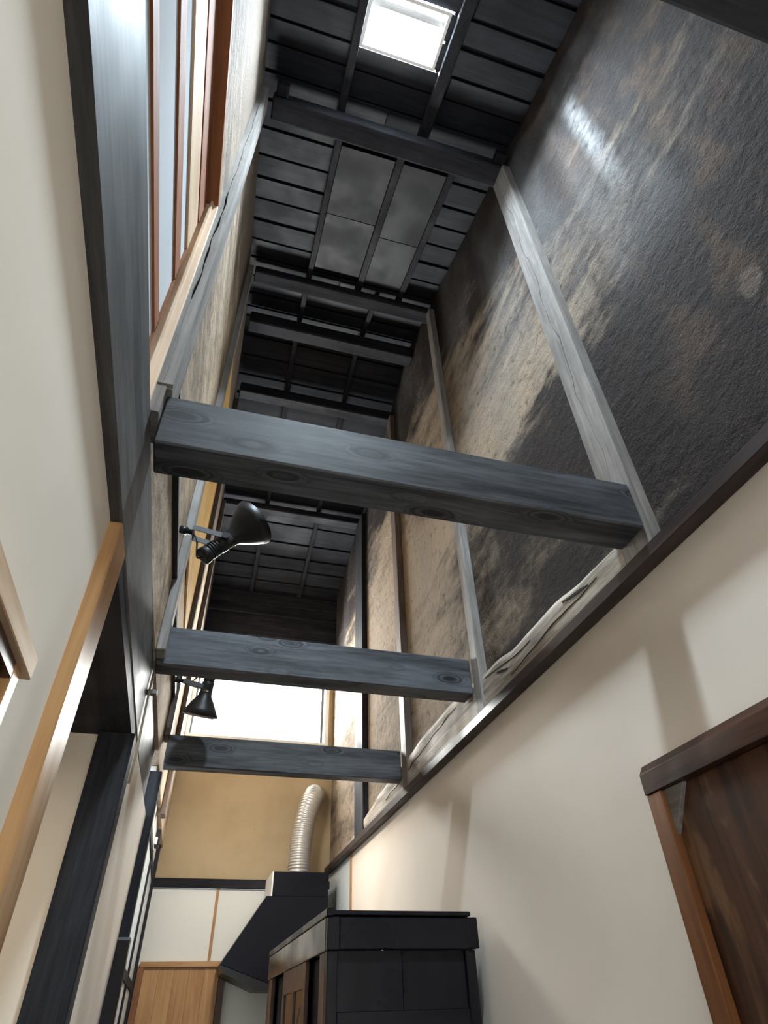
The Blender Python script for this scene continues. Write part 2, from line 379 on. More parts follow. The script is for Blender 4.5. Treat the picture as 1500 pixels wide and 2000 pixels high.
# front wall behind the camera with an unseen glazed entrance added for light
mb = MB(); mb.box(-1.8, -0.15, YF-0.1, YF, -1.25, 4.4); mb.box(1.25, XR+0.1, YF-0.1, YF, -1.25, 4.4); mb.box(-0.15, 1.25, YF-0.1, YF, 1.15, 4.4)
struct(build('wall_front', mb, M_cream, origin=(0.5, YF, -1.25)), 'wall behind the camera around the added entrance', 'wall')
r = root('added_entrance_window', (0.55, YF-0.05, -1.25)); struct(r, 'unseen glazed entrance added behind the camera for light', 'window')
mb = MB()
for x in (-0.15, 0.52, 1.19): mb.box(x, x+0.06, YF-0.08, YF-0.02, -1.25, 1.15)
for zz in (-1.25, -0.1, 1.09): mb.box(-0.09, 1.19, YF-0.075, YF-0.025, zz, zz+0.06)
build('frame', mb, WD('brownpost', 'z'), r); build('pane', B(-0.09, 1.19, YF-0.054, YF-0.046, -1.19, 1.09), M_glass, r)  # frame and pane of the added entrance

# ---- roof
ceil_r = root('ceiling', (0.6, YR, 5.7)); struct(ceil_r, 'dark sooty boarded underside of the pitched roof', 'ceiling')
SKX0, SKX1, SKY0, SKY1 = 0.245, 0.765, 0.655, 0.995
M_board = wood('roof_board_wood', (0.031, 0.035, 0.047), (0.010, 0.012, 0.017), 0, rough=0.6, spec=0.25, bump=0.25)
def board(x0, x1, y0, y1, zfun, dz):
    t = 0.013
    p = [(x0, y0, zfun(y0)+dz), (x1, y0, zfun(y0)+dz), (x1, y1, zfun(y1)+dz+0.015), (x0, y1, zfun(y1)+dz+0.015)]
    m_ = MB().hexa(p + [(a, b, c+t) for a, b, c in p], bev=0.0025)
    build('roof_board', m_, M_board, ceil_r)
js = [-2.45, -2.2, -1.95, -1.7, -1.45, -1.2, -0.95, -0.70, -0.45, -0.20, 0.02, 0.22, 0.43, SKY0, 0.82, SKY1, 1.14, 1.32, 1.508, 1.711, 1.928, 2.124, 2.317, 2.53, 2.74, 2.95, 3.18, 3.41, 3.60, YR]
for a, b in zip(js, js[1:]):
    dz = 0.062 + random.uniform(-0.004, 0.004)
    if a >= SKY0-1e-6 and b <= SKY1+1e-6:
        board(-0.44, SKX0, a+0.006, b-0.006, zf, dz); board(SKX1, XR, a+0.006, b-0.006, zf, dz)
    elif b <= -0.2: board(-0.44, XR, a+0.006, b-0.006, zf, dz)
    else:
        xm = random.choice((0.9, 0.25, 0.55)); 
        if SKY0-0.3 < a < SKY1+0.3: xm = random.choice((0.24, 0.9))
        board(-0.44, xm-0.002, a+0.006, b-0.006, zf, dz); board(xm+0.002, XR, a+0.006, b-0.006, zf, dz+random.uniform(-0.003, 0.003))
js = [YR, 3.95, 4.16, 4.38, 4.60, 4.83, 5.06, 5.30, 5.53, 5.78, 6.01, 6.24, 6.525, 6.756, 6.96, 7.19, 7.45]
for a, b in zip(js, js[1:]):
    board(-0.44, XR, a+0.006, b-0.006, zb, 0.062+random.uniform(-0.004, 0.004))
# solid roof above the boards
mb = MB()
def slab(x0, x1, y0, y1, zfun):
    p = [(x0, y0, zfun(y0)+0.095), (x1, y0, zfun(y0)+0.095), (x1, y1, zfun(y1)+0.095), (x0, y1, zfun(y1)+0.095)]
    mb.hexa(p + [(a, b, c+0.09) for a, b, c in p])
slab(-1.9, SKX0-0.02, YF-0.15, YR, zf); slab(SKX1+0.02, XR+0.15, YF-0.15, YR, zf)
slab(SKX0-0.02, SKX1+0.02, YF-0.15, SKY0-0.02, zf); slab(SKX0-0.02, SKX1+0.02, SKY1+0.02, YR, zf)
slab(-1.9, XR+0.15, YR, YB+0.15, zb)
struct(build('roof', mb, M_dark), 'roof deck over the boards', 'roof')

# skylight
r = root('window_1', (0.505, 0.825, zf(0.825))); struct(r, 'small bright skylight in the roof boards', 'window')
mb = MB(); th = 0.02
def shaft(x0, x1, y0, y1):
    mb.hexa([(x0, y0, zf(y0)+0.05), (x1, y0, zf(y0)+0.05), (x1, y1, zf(y1)+0.05), (x0, y1, zf(y1)+0.05),
             (x0, y0, zf(y0)+0.24), (x1, y0, zf(y0)+0.24), (x1, y1, zf(y1)+0.24), (x0, y1, zf(y1)+0.24)])
shaft(SKX0, SKX0+th, SKY0, SKY1); shaft(SKX1-th, SKX1, SKY0, SKY1); shaft(SKX0+th, SKX1-th, SKY0, SKY0+th); shaft(SKX0+th, SKX1-th, SKY1-th, SKY1)
build('frame', mb, M_offwhite, r)
build('crossbar', B(SKX0+th, SKX1-th, SKY0+0.060, SKY0+0.10, zf(SKY0+0.08)+0.10, zf(SKY0+0.08)+0.15), WD('grey', 'x'), r)
mb = MB(); p = [(SKX0+th, SKY0+th, zf(SKY0)+0.20), (SKX1-th, SKY0+th, zf(SKY0)+0.20), (SKX1-th, SKY1-th, zf(SKY1)+0.20), (SKX0+th, SKY1-th, zf(SKY1)+0.20)]
mb.hexa(p + [(a, b, c+0.004) for a, b, c in p]); build('pane', mb, M_glass, r)

# rear window
r = root('window_2', (0.6, YB, 2.62)); struct(r, 'wide bright window above the tan wall at the rear', 'window')
mb = MB(); mb.box(-0.27, 1.43, YB-0.03, YB+0.06, 2.62, 2.66); mb.box(-0.27, 1.43, YB-0.03, YB+0.06, 3.66, 3.70)
mb.box(-0.27, -0.225, YB-0.03, YB+0.06, 2.66, 3.66); mb.box(1.385, 1.43, YB-0.03, YB+0.06, 2.66, 3.66)
build('frame', mb, M_offwhite, r)
mb = MB(); mb.box(1.335, 1.365, YB+0.0, YB+0.04, 2.66, 3.66); mb.box(-0.215, -0.19, YB+0.0, YB+0.04, 2.66, 3.66)
build('sash', mb, M_silver, r); build('pane', B(-0.225, 1.385, YB+0.018, YB+0.022, 2.66, 3.66), M_glass, r)

# left high window with paper screens
r = root('window_3', (-0.37, 0.4, 1.6)); struct(r, 'high window with white paper screens in red-brown frames on the left', 'window')
build('head', B(-0.475, -0.340, -0.6, 1.372, 2.915, 2.955, bev=0.002), WD('red', 'y'), r)
mb = MB(); mb.box(-0.475, -0.340, 1.345, 1.372, 1.50, 2.915, bev=0.001)
mb.box(-0.372, -0.362, 1.328, 1.345, 1.50, 2.915); mb.box(-0.420, -0.412, 1.328, 1.345, 1.50, 2.915)
build('jamb', mb, WD('cypress', 'z'), r)
build('sill', B(-0.475, -0.345, -0.6, 1.345, 1.482, 1.50), WD('pale', 'y'), r)
sc_ = build('screen_frame', (lambda m: [m.box(-0.413, -0.393, -0.58, 1.3275, a, b) for a, b in ((1.50, 1.54), (1.835, 1.905), (2.185, 2.285))] and m)(MB()), WD('red', 'y'), r)
mb = MB(); mb.box(-0.413, -0.393, -0.58, -0.54, 1.54, 2.43); mb.box(-0.413, -0.393, 1.322, 1.3275, 1.54, 2.43)
build('stile', mb, WD('red', 'z'), r)
build('paper', B(-0.405, -0.401, -0.56, 1.327, 1.51, 2.43), M_paper, r)
build('transom', B(-0.42, -0.392, -0.6, 1.3275, 2.43, 2.67, bev=0.002), WD('pale', 'y'), r)
build('upper_rail', B(-0.42, -0.388, -0.6, 1.3275, 2.671, 2.914, bev=0.002), WD('red', 'y'), r)
build('backing', B(-0.60, -0.476, -0.6, 1.40, 1.48, 2.99), M_white, r)

# ================================================================== TIMBERS
# left girder
mb = MB().box(-0.376, -0.330, YF, 4.44, 1.12, 1.48, bev=0.006)
tag(build('girder', mb, WD('girder', 'y')), 'massive blue-grey timber girder running along the left wall', 'girder')
# tie beams
def tie(y0, y1, z0, z1, x0, x1, label, kind='tie'):
    m_ = MB().box(x0, x1, y0, y1, z0, z1, bev=0.006)
    return tag(build('tie_beam', m_, WD(kind, 'x')), label, 'beam', 'tie beams across the passage')
tie(1.40, 1.55, 1.39, 1.61, -0.305, 1.442, 'nearest and largest knotty tie beam crossing the whole passage')
tie(3.07, 3.20, 1.46, 1.68, -0.318, 1.45, 'middle tie beam with a spotlight seen just beneath its left end')
tie(4.50, 4.60, 1.405, 1.62, -0.262, 1.45, 'farthest tie beam in front of the tan wall and silver duct')
tie(-0.12, 0.074, 1.44, 1.66, -0.330, 1.4995, 'black beam overhead cutting the top right corner', 'soot')
# right posts
def cracked(m_, x0, x1, ypl, depth, path, axis='near'):
    """face split by a real gap along path [(u, z, w)]; axis near: face at Y=ypl between x0..x1, front: face at X=ypl between y x0..x1"""
    for (u0, z0, w0), (u1, z1, w1) in zip(path, path[1:]):
        for a0, a1, b0, b1 in ((x0, x0, u0-w0, u1-w1), (u0+w0, u1+w1, x1, x1)):
            if axis == 'near':
                m_.hexa([(a0, ypl, z0), (b0, ypl, z0), (b0, ypl+depth, z0), (a0, ypl+depth, z0), (a1, ypl, z1), (b1, ypl, z1), (b1, ypl+depth, z1), (a1, ypl+depth, z1)])
            else:
                m_.hexa([(ypl, a0, z0), (ypl+depth, a0, z0), (ypl+depth, b0, z0), (ypl, b0, z0), (ypl, a1, z1), (ypl+depth, a1, z1), (ypl+depth, b1, z1), (ypl, b1, z1)])
GP = 'wall posts of the right wall'
m_ = MB().box(1.458, XR, 1.39, 1.556, 1.322, 4.872)
path = []; 
for i in range(34):
    z = 1.322 + (4.872-1.322)*i/33
    path.append((1.475+0.012*math.sin(i*0.9)+0.006*math.sin(i*2.3)+0.012*(i/33), z, 0.0004 + 0.0028*max(0, math.sin(math.pi*(i-3)/30))))
p1 = build('wall_post', m_, WD('grey', 'z'))
m_ = MB(); cracked(m_, 1.39, 1.556, 1.443, 0.0148, path, 'front'); build('post_face', m_, WD('grey', 'z'), p1)['label'] = 'grey face split by a long crack'
tag(p1, 'pale grey square post on right wall with long crack, ending at the nearest tie beam', 'post', GP)
tag(build('wall_post', B(1.443, XR, 2.945, 3.04, 1.322, 5.42, bev=0.006), WD('grey', 'z')), 'second grey post on the right wall, rising above the middle tie beam', 'post', GP)
tag(build('wall_post', B(1.443, XR, 4.34, 4.465, 1.322, 5.4, bev=0.006), WD('brownpost', 'z')), 'third brownish post on the right wall, rising above the farthest tie beam', 'post', GP)
tag(build('wall_post', B(1.443, XR, 5.66, 5.98, 1.322, 4.99, bev=0.006), WD('soot', 'z')), 'fourth and farthest dark post on the right wall, nearest the rear window', 'post', GP)
# rough log on the ledge
tops = [(1.56, 1.45), (1.8, 1.465), (2.21, 1.497), (2.55, 1.49), (2.8, 1.525), (3.05, 1.533), (3.52, 1.569), (4.0, 1.56), (4.42, 1.534), (5.17, 1.499), (5.6, 1.44), (6.02, 1.38), (6.3, 1.335)]
mb = MB(); NS = 70
def ztop(y):
    for (a, b), (c, d) in zip(tops, tops[1:]):
        if a <= y <= c: return b + (d-b)*(y-a)/(c-a)
    return tops[-1][1]
b = bmesh.new(); rings = []
for i in range(NS+1):
    y = 1.56 + (6.3-1.56)*i/NS; zt = ztop(y) + 0.008*noise.noise((y*6, 0, 3)); ring = []
    for j in range(7):
        fz = j/6; zz = 1.322 + (zt-1.322)*fz
        xx = 1.462 - 0.010*math.sin(fz*math.pi*0.8) + 0.007*noise.noise((y*5, zz*14, 1)) + (0.014 if j == 6 else 0)
        ring.append(b.verts.new((xx, y, zz)))
    ring.append(b.verts.new((1.4995, y, zt+0.004))); ring.append(b.verts.new((1.4995, y, 1.322)))
    rings.append(ring)
for a, c in zip(rings, rings[1:]):
    for k in range(9): b.faces.new((a[k], c[k], c[(k+1) % 9], a[(k+1) % 9]))
b.faces.new(rings[0]); b.faces.new(rings[-1][::-1]); bmesh.ops.recalc_face_normals(b, faces=b.faces[:])
mb._merge(b)
lg = build('hewn_log', mb, WD('rough', 'y'))
tag(lg, 'rough weathered hewn timber lying on the dark ledge, pale and split', 'log')
def logx(y, fz): return 1.462 - 0.010*math.sin(fz*math.pi*0.8) + 0.007*noise.noise((y*5, (1.322+(ztop(y)-1.322)*fz)*14, 1))
for y0, y1, f0, f1, w in ((4.95, 3.35, 0.35, 0.75, 0.0035), (2.6, 1.75, 0.25, 0.55, 0.0035), (2.9, 2.35, 0.78, 0.6, 0.003), (2.02, 1.82, 0.75, 0.62, 0.010), (2.75, 2.62, 0.62, 0.5, 0.009)):
    mb = MB(); prev = None; n_ = max(4, int((y0-y1)*14))
    for i in range(n_+1):
        t_ = i/n_; y = y0+(y1-y0)*t_; fz = f0+(f1-f0)*t_+0.05*noise.noise((y*7, 5, f0*9)); z = 1.322+(ztop(y)-1.322)*fz
        x = logx(y, fz)-0.0025; ww = w*math.sin(math.pi*min(max(t_, 0.06), 0.94))**0.6*(0.7+0.5*abs(noise.noise((y*20, 1, 1))))
        cur = (x, y, z, ww)
        if prev:
            q = [(prev, -1), (prev, 1), (cur, 1), (cur, -1)]
            mb.hexa([(c[0], c[1], c[2]+s_*c[3]) for c, s_ in q] + [(c[0]+0.02, c[1], c[2]+s_*c[3]) for c, s_ in q])
        prev = cur
    build('crack', mb, M_dark, lg)
# left posts
GL = 'wall posts of the left wall'
path = []
for i in range(46):
    z = 1.62 + (4.872-1.62)*i/45
    w = 0.0004 + (0.0045 if 2.15 < z < 3.1 else 0.0012 if 3.1 <= z < 4.6 else 0.0)*(0.7+0.5*math.sin(i*1.7))
    path.append((-0.322+0.006*(z-2.2)/2+0.003*math.sin(i*0.8)+0.002*math.sin(i*2.1), z, max(w, 0.0002)))
p2 = build('wall_post', MB().box(-0.3445, -0.29, 1.376, 1.505, 1.612, 4.872).box(-0.3445, -0.307, 1.362, 1.505, 1.482, 1.611), WD('grey', 'z'))
tag(p2, 'grey split post on the left wall beside the high paper window', 'post', GL)
m_ = MB(); cracked(m_, -0.3445, -0.29, 1.374-0.014, 0.0155, path, 'near'); f_ = build('post_face', m_, WD('grey', 'z'), p2)
f_['label'] = 'face torn open by a deep black crack'
build('crack', MB().box(-0.335, -0.30, 1.3752, 1.3758, 2.1, 4.6), M_dark, p2)
tag(build('wall_post', B(xl(2.95)+0.0005, -0.272, 2.95, 3.06, 1.48, 5.42, bev=0.006), WD('grey', 'z')), 'weathered post on the left wall just behind the track spotlight', 'post', GL)
tag(build('wall_post', B(xl(4.7)+0.0005, -0.253, 4.52, 4.68, 1.62, 5.38, bev=0.006), WD('brownpost', 'z')), 'light brown post on the left wall after the yellow board', 'post', GL)
tag(build('wall_post', B(xl(6.0)+0.0005, -0.238, 5.82, 5.96, 1.42, 4.99, bev=0.006), WD('brownpost', 'z')), 'brown post on the left wall closest to the rear window', 'post', GL)
tag(build('wall_panel', B(-0.3095, -0.291, 3.10, 4.51, 2.35, 4.35, bev=0.003), WD('yellow', 'z')), 'bright yellow wooden board on the left wall between two posts', 'board')
# lower left posts
tag(build('corner_post', B(-0.368, -0.328, 1.476, 1.64, -1.25, 1.12, bev=0.004), WD('honey', 'z')), 'new pale square post at the end of the cream wall on the left', 'post')
tag(build('doorway_post', B(-0.474, -0.318, 2.95, 3.098, -1.25, 1.055, bev=0.005), WD('soot', 'z')), 'thick black post at the far side of the left opening', 'post')
r = root('sleeve_post', (-0.32, 4.68, -1.25))
build('shaft', B(-0.385, -0.262, 4.625, 4.74, 0.45, 1.405, bev=0.005), WD('soot', 'z'), r)
build('sleeve', B(-0.392, -0.250, 4.618, 4.745, -1.25, 0.445, bev=0.003), WD('cab', 'z'), r)
build('collar', B(-0.394, -0.248, 4.616, 4.746, 0.436, 0.452, bev=0.002), M_silver, r)
tag(r, 'dark post in two pieces under the left end of the farthest tie beam', 'post')
tag(build('end_post', B(-0.345, -0.280, 7.20, 7.345, -1.25, 1.62, bev=0.004), WD('soot', 'z')), 'black slim post in the rear left corner beside the pale panels', 'post')
# sliding door leaf on the left
r = root('door_2', (-0.295, 6.0, -1.25)); struct(r, 'dark-framed pale sliding door on the far left', 'door')
mb = MB()
for y in (5.05, 6.05, 7.1): mb.box(-0.312, -0.285, y, y+0.07, -1.25, 1.20)
for zz in (-1.25, 0.30, 1.14): mb.box(-0.312, -0.288, 5.12, 7.1, zz, zz+0.06)
build('frame', mb, WD('soot', 'z'), r); build('pane', B(-0.306, -0.300, 5.12, 7.1, -1.19, 1.14), M_steel, r)

# purlins
GU = 'purlins under the roof boards'
def purlin(y0, y1, z0, z1, label):
    m_ = MB().box(-0.262, 1.4995, y0, y1, z0, z1, bev=0.012)
    return tag(build('purlin', m_, WD('soot', 'x')), label, 'purlin', GU)
purlin(1.41, 1.56, 4.875, 5.012, 'nearest dark purlin, just below the skylight')
purlin(3.00, 3.13, 5.425, 5.53, 'second dark purlin, at the lower edge of the flat roof panels')
purlin(3.60, 3.74, 5.52, 5.70, 'third dark purlin, close to the ridge')
purlin(4.40, 4.53, 5.385, 5.53, 'fourth dark purlin, just above the nearest tie beam')
purlin(5.88, 6.02, 4.995, 5.09, 'fifth dark purlin, above the middle tie beam')
# block ends at the first purlin
for x in (-0.245, 1.385):
    tag(build('end_block', B(x, x+0.085, 1.33, 1.408, 4.90, 4.985, bev=0.006), WD('soot', 'y')),
        'small square timber end by the left end of the first purlin' if x < 0 else 'small square timber end by the right end of the first purlin', 'block', 'timber ends at the first purlin')
# rafters
GR = {1: 'rafters beside the skylight', 2: 'rafters between first and second purlin', 3: 'rafters between second and third purlin', 4: 'rafters between third and fourth purlin', 5: 'rafters below the fourth purlin', 6: 'rafters of the rear slope'}
def rafter(x, w, y0, y1, zfun, g, label, d=0.052):
    p = [(x-w/2, y0, zfun(y0)+0.002), (x+w/2, y0, zfun(y0)+0.002), (x+w/2, y1, zfun(y1)+0.002), (x-w/2, y1, zfun(y1)+0.002)]
    m_ = MB().hexa(p + [(a, b, c+d) for a, b, c in p], bev=0.004)
    tag(build('rafter', m_, WD('soot', 'y')), label, 'rafter', GR[g])
rafter(0.215, 0.055, YF+0.02, 1.565, zf, 1, 'rafter along the left side of the skylight')
rafter(0.84, 0.08, YF+0.02, 1.565, zf, 1, 'wider rafter along the right side of the skylight')
rafter(0.245, 0.05, 1.57, 3.06, zf, 2, 'left rafter of three beside the flat roof panels')
rafter(0.735, 0.06, 1.57, 3.06, zf, 2, 'middle rafter of three, between the two flat roof panels')
rafter(1.155, 0.055, 1.57, 3.06, zf, 2, 'right rafter of three beside the flat roof panels')
rafter(0.245, 0.05, 3.07, 3.66, zf, 3, 'left short rafter between second and third purlin')
rafter(0.935, 0.05, 3.07, 3.66, zf, 3, 'right short rafter between second and third purlin')
rafter(0.245, 0.05, 3.77, 4.45, zb, 4, 'left rafter between third and fourth purlin')
rafter(0.92, 0.05, 3.77, 4.45, zb, 4, 'right rafter between third and fourth purlin')
rafter(0.27, 0.05, 4.46, 5.95, zb, 5, 'left rafter below the fourth purlin, mostly behind the nearest tie beam')
rafter(0.93, 0.05, 4.46, 5.95, zb, 5, 'right rafter below the fourth purlin, mostly behind the nearest tie beam')
rafter(0.27, 0.05, 5.96, 7.34, zb, 6, 'left rafter of the rear slope above the bright window')
rafter(0.945, 0.05, 5.96, 7.34, zb, 6, 'right rafter of the rear slope above the bright window')
# flat cover panels
M_cover = wood('cover_panel_wood', (0.017, 0.019, 0.026), (0.012, 0.0135, 0.019), 1, rough=0.6, bump=0.05, fine=0.6)
def cover(x0, x1, y0, y1, label):
    p = [(x0, y0, zf(y0)+0.018), (x1, y0, zf(y0)+0.018), (x1, y1, zf(y1)+0.018), (x0, y1, zf(y1)+0.018)]
    tag(build('cover_panel', MB().hexa(p + [(a, b, c+0.012) for a, b, c in p], bev=0.002), M_cover), label, 'panel', 'flat panels over a roof opening')
cover(0.273, 0.702, 1.66, 2.26, 'flat grey panel left of the middle rafter, nearer the skylight')
cover(0.273, 0.702, 2.265, 2.86, 'flat grey panel left of the middle rafter, farther from the skylight')
cover(0.768, 1.126, 1.66, 2.36, 'flat grey panel right of the middle rafter, nearer the skylight')
cover(0.768, 1.126, 2.365, 2.90, 'flat grey panel right of the middle rafter, farther from the skylight')

# ================================================================== FITTINGS
# lighting track and spotlights
r = root('lighting_track', (-0.33, 1.6, 1.91))
def trk(m_, dx0, dx1, z0, z1, y0, y1):
    a, b = xl(y0), xl(y1)
    m_.hexa([(a+dx0, y0, z0), (a+dx1, y0, z0), (b+dx1, y1, z0), (b+dx0, y1, z0), (a+dx0, y0, z1), (a+dx1, y0, z1), (b+dx1, y1, z1), (b+dx0, y1, z1)]); return m_
build('channel', trk(MB(), 0.0005, 0.026, 1.90, 1.935, 1.565, 2.945), M_black, r)
m_ = MB(); trk(m_, 0.026, 0.0285, 1.9055, 1.911, 1.58, 2.94); trk(m_, 0.026, 0.0285, 1.924, 1.9295, 1.58, 2.94)
build('conductor_strip', m_, M_strip, r)
build('end_cap', trk(MB(), 0.0005, 0.030, 1.897, 1.938, 1.545, 1.565), M_silver, r)
tag(r, 'slim black lighting track fixed along the left wall, nearer length', 'lighting track')
r = root('lighting_track', (-0.31, 3.1, 1.91))
build('channel', trk(MB(), 0.0005, 0.026, 1.90, 1.935, 3.065, 4.515), M_black, r)
m_ = MB(); trk(m_, 0.026, 0.0285, 1.9055, 1.911, 3.07, 4.51); trk(m_, 0.026, 0.0285, 1.924, 1.9295, 3.07, 4.51)
build('conductor_strip', m_, M_strip, r)
tag(r, 'slim black lighting track along the left wall, farther length behind the middle tie beam', 'lighting track')

def spotlight(base, piv, axis, label, s=1.0, watts=40, cone=80):
    base, piv, ax = Vector(base), Vector(piv), Vector(axis).normalized()
    r = root('spotlight', base)
    d = piv - base; side = ax.cross(d).normalized()
    build('mount', MB().tube([base + d*0.0, base + d*0.16, base + d*0.161, base + d*0.30], [0.021, 0.021, 0.014, 0.014], 14), M_black, r)
    fork = base + d*0.30; hw = 0.047*s
    for sg in (-1, 1):
        u = side*hw*sg; a = fork+u; c = piv+u*1.04; w_ = side*0.0025; dd = (c-a).normalized(); n_ = side.cross(dd).normalized()*0.014
        m_ = MB().hexa([a-n_-w_, a+n_-w_, a+n_+w_, a-n_+w_, c-n_-w_, c+n_-w_, c+n_+w_, c-n_+w_])
        build('bracket', m_, M_silver, r)
        m_ = MB().tube([c - side*sg*0.004, c + side*sg*0.012], 0.018*s, 14); build('pivot_knob', m_, M_black, r)
    n_ = side.cross((piv-fork).normalized()).normalized()*0.014; w_ = (piv-fork).normalized()*0.003; u = side*hw
    build('yoke', MB().hexa([fork-u-n_-w_, fork-u+n_-w_, fork-u+n_+w_, fork-u-n_+w_, fork+u-n_-w_, fork+u+n_-w_, fork+u+n_+w_, fork+u-n_+w_]), M_silver, r)
    P = lambda t: piv + ax*t*s
    prof = [(-0.138, 0.034), (-0.136, 0.043), (-0.112, 0.043)]
    for i in range(5): prof += [(-0.105+i*0.013, 0.041), (-0.100+i*0.013, 0.041), (-0.099+i*0.013, 0.036), (-0.094+i*0.013, 0.036)]
    prof += [(-0.035, 0.042), (0.03, 0.042)]
    build('lamp_housing', MB().tube([P(t) for t, _ in prof], [q*s for _, q in prof], 24), M_black, r)
    prof = [(0.03, 0.043), (0.055, 0.047), (0.10, 0.077), (0.15, 0.106), (0.188, 0.124), (0.192, 0.127), (0.188, 0.121), (0.15, 0.103), (0.10, 0.074), (0.06, 0.048)]
    build('shade', MB().tube([P(t) for t, _ in prof], [q*s for _, q in prof], 32, caps=False), M_black, r)
    build('bulb', MB().tube([P(t) for t in (0.035, 0.06, 0.085, 0.11, 0.125)], [0.02*s, 0.03*s, 0.036*s, 0.028*s, 0.008*s], 16), M_offwhite, r)
    c0 = fork + Vector((0, 0, -0.01)); c3 = P(-0.138); pts = []
    c1 = c0 + Vector((0.05, -0.02, -0.03)); c2 = c3 - ax*0.07 + Vector((0, -0.02, -0.01))
    for i in range(17):
        t = i/16; pts.append(c0*(1-t)**3 + c1*3*t*(1-t)**2 + c2*3*t*t*(1-t) + c3*t**3)
    build('cable', MB().tube(pts, 0.0045, 8), M_black, r)
    sd = bpy.data.lights.new('spot_bulb', 'SPOT'); sd.energy = watts; sd.color = (1.0, 0.84, 0.66); sd.spot_size = math.radians(cone); sd.spot_blend = 0.55; sd.shadow_soft_size = 0.04
    so = bpy.data.objects.new('bulb_light', sd); COL.objects.link(so); so.parent = r
    so.location = P(0.14) - base; so.rotation_euler = ax.to_track_quat('-Z', 'Y').to_euler()
    return tag(r, label, 'spotlight', 'track spotlights')
spotlight((-0.299, 2.55, 1.945), (-0.070, 2.55, 1.905), (0.66, -0.04, 0.75), 'black spotlight on a bracket aimed up and right between the tie beams', 1.05, 40, 84)
spotlight((-0.276, 4.25, 1.917), (-0.055, 4.22, 1.86), (-0.10, 0.28, -1.0), 'grey spotlight pointing down in front of the bright window', 1.0, 500, 132)

# peg and cords on the girder
tag(build('wooden_peg', B(-0.330, -0.283, 3.135, 3.165, 1.325, 1.350, bev=0.003), WD('grey', 'x')), 'little wooden peg sticking out of the girder under the middle tie beam', 'peg')
r = root('cord_bundle', (-0.318, 3.16, 1.1))
for i in range(3):
    dx = i*0.004; pts = [(-0.3235+dx, 3.13, 1.44), (-0.3235+dx, 3.128-i*0.006, 1.34), (-0.322+dx, 3.14, 1.22-0.02*i), (-0.322+dx, 3.17+0.01*i, 1.08), (-0.324+dx, 3.20, 0.98), (-0.330+dx, 3.24, 0.92)]
    build('cord', MB().tube(pts, 0.0024, 6), M_cord, r)
tag(r, 'loose straw-coloured cords hanging over the wooden peg', 'cord')
# small box on the left wall
r = root('switch_box', (-0.27, 6.0, 1.12))
tag(r, 'small black box with white edge at the left edge of the tan wall', 'switch box')
build('case', B(-0.285, -0.245, 5.9, 6.04, 1.205, 1.33, bev=0.006), M_black, r); build('plate', B(-0.285, -0.262, 5.86, 5.9, 1.205, 1.26, bev=0.003), M_offwhite, r)

# niche frame on the near left wall
r = root('niche_frame', (-0.36, 0.8, 0.0))
build('lintel', B(-0.3625, -0.335, 0.2, 1.20, 0.512, 0.556, bev=0.002), WD('pale', 'y'), r)
build('jamb', B(-0.470, -0.346, 1.125, 1.168, -0.9, 0.511, bev=0.002), WD('honey', 'z'), r)
build('backboard', B(-0.499, -0.470, 0.45, 1.124, -0.9, 0.511), WD('honey', 'z'), r)
build('head', B(-0.470, -0.346, 0.45, 1.124, 0.480, 0.511, bev=0.002), WD('door', 'y'), r)
tag(r, 'pale wooden frame of a brown-lined niche at the left edge', 'frame')

# brown sliding door on the right
r = root('door_1', (1.48, 1.3, -1.25)); struct(r, 'dark brown wooden door with framed board on the right wall', 'door')
m_ = MB().prism([(1.452, 0.55, 0.572), (1.4995, 0.55, 0.572), (1.4995, 0.55, 0.668), (1.472, 0.55, 0.668), (1.452, 0.55, 0.638)], (0, 1.292, 0), bev=0.002); build('lintel', m_, WD('door', 'y'), r)
build('jamb', B(1.455, 1.4995, 1.765, 1.84, -1.25, 0.5715, bev=0.004), WD('jamb', 'z'), r)
build('bracket', MB().prism([(1.470, 1.7645, 0.571), (1.470, 1.668, 0.571), (1.470, 1.7645, 0.44)], (0.022, 0, 0), bev=0.001), WD('grey', 'y'), r)
t = NT('worn_door_board')
v = t.coords((16, 16, 1.2)); g_ = t.noise(v, 1.0, 6, 0.6, 0.6); big = t.noise(t.coords((1, 5.0, 1.1), rnd=False), 1.0, 4, 0.6, 0.8)
c_ = t.mix(t.map(g_, 0.35, 0.65), (0.030, 0.011, 0.006), (0.095, 0.038, 0.017))
c_ = t.mix(t.math('MULTIPLY', t.map(big, 0.52, 0.62), t.map(g_, 0.3, 0.6, 0.35, 0.9)), c_, (0.23, 0.125, 0.06))
M_doorb = t.finish(c_, 0.34, t.bump(g_, 0.3, 0.004), spec=0.5)
for i in range(2):
    y1 = 1.764-i*0.62
    build('board', B(1.486, 1.4995, y1-0.618, y1, -1.25, 0.5715, bev=0.001), M_doorb, r)

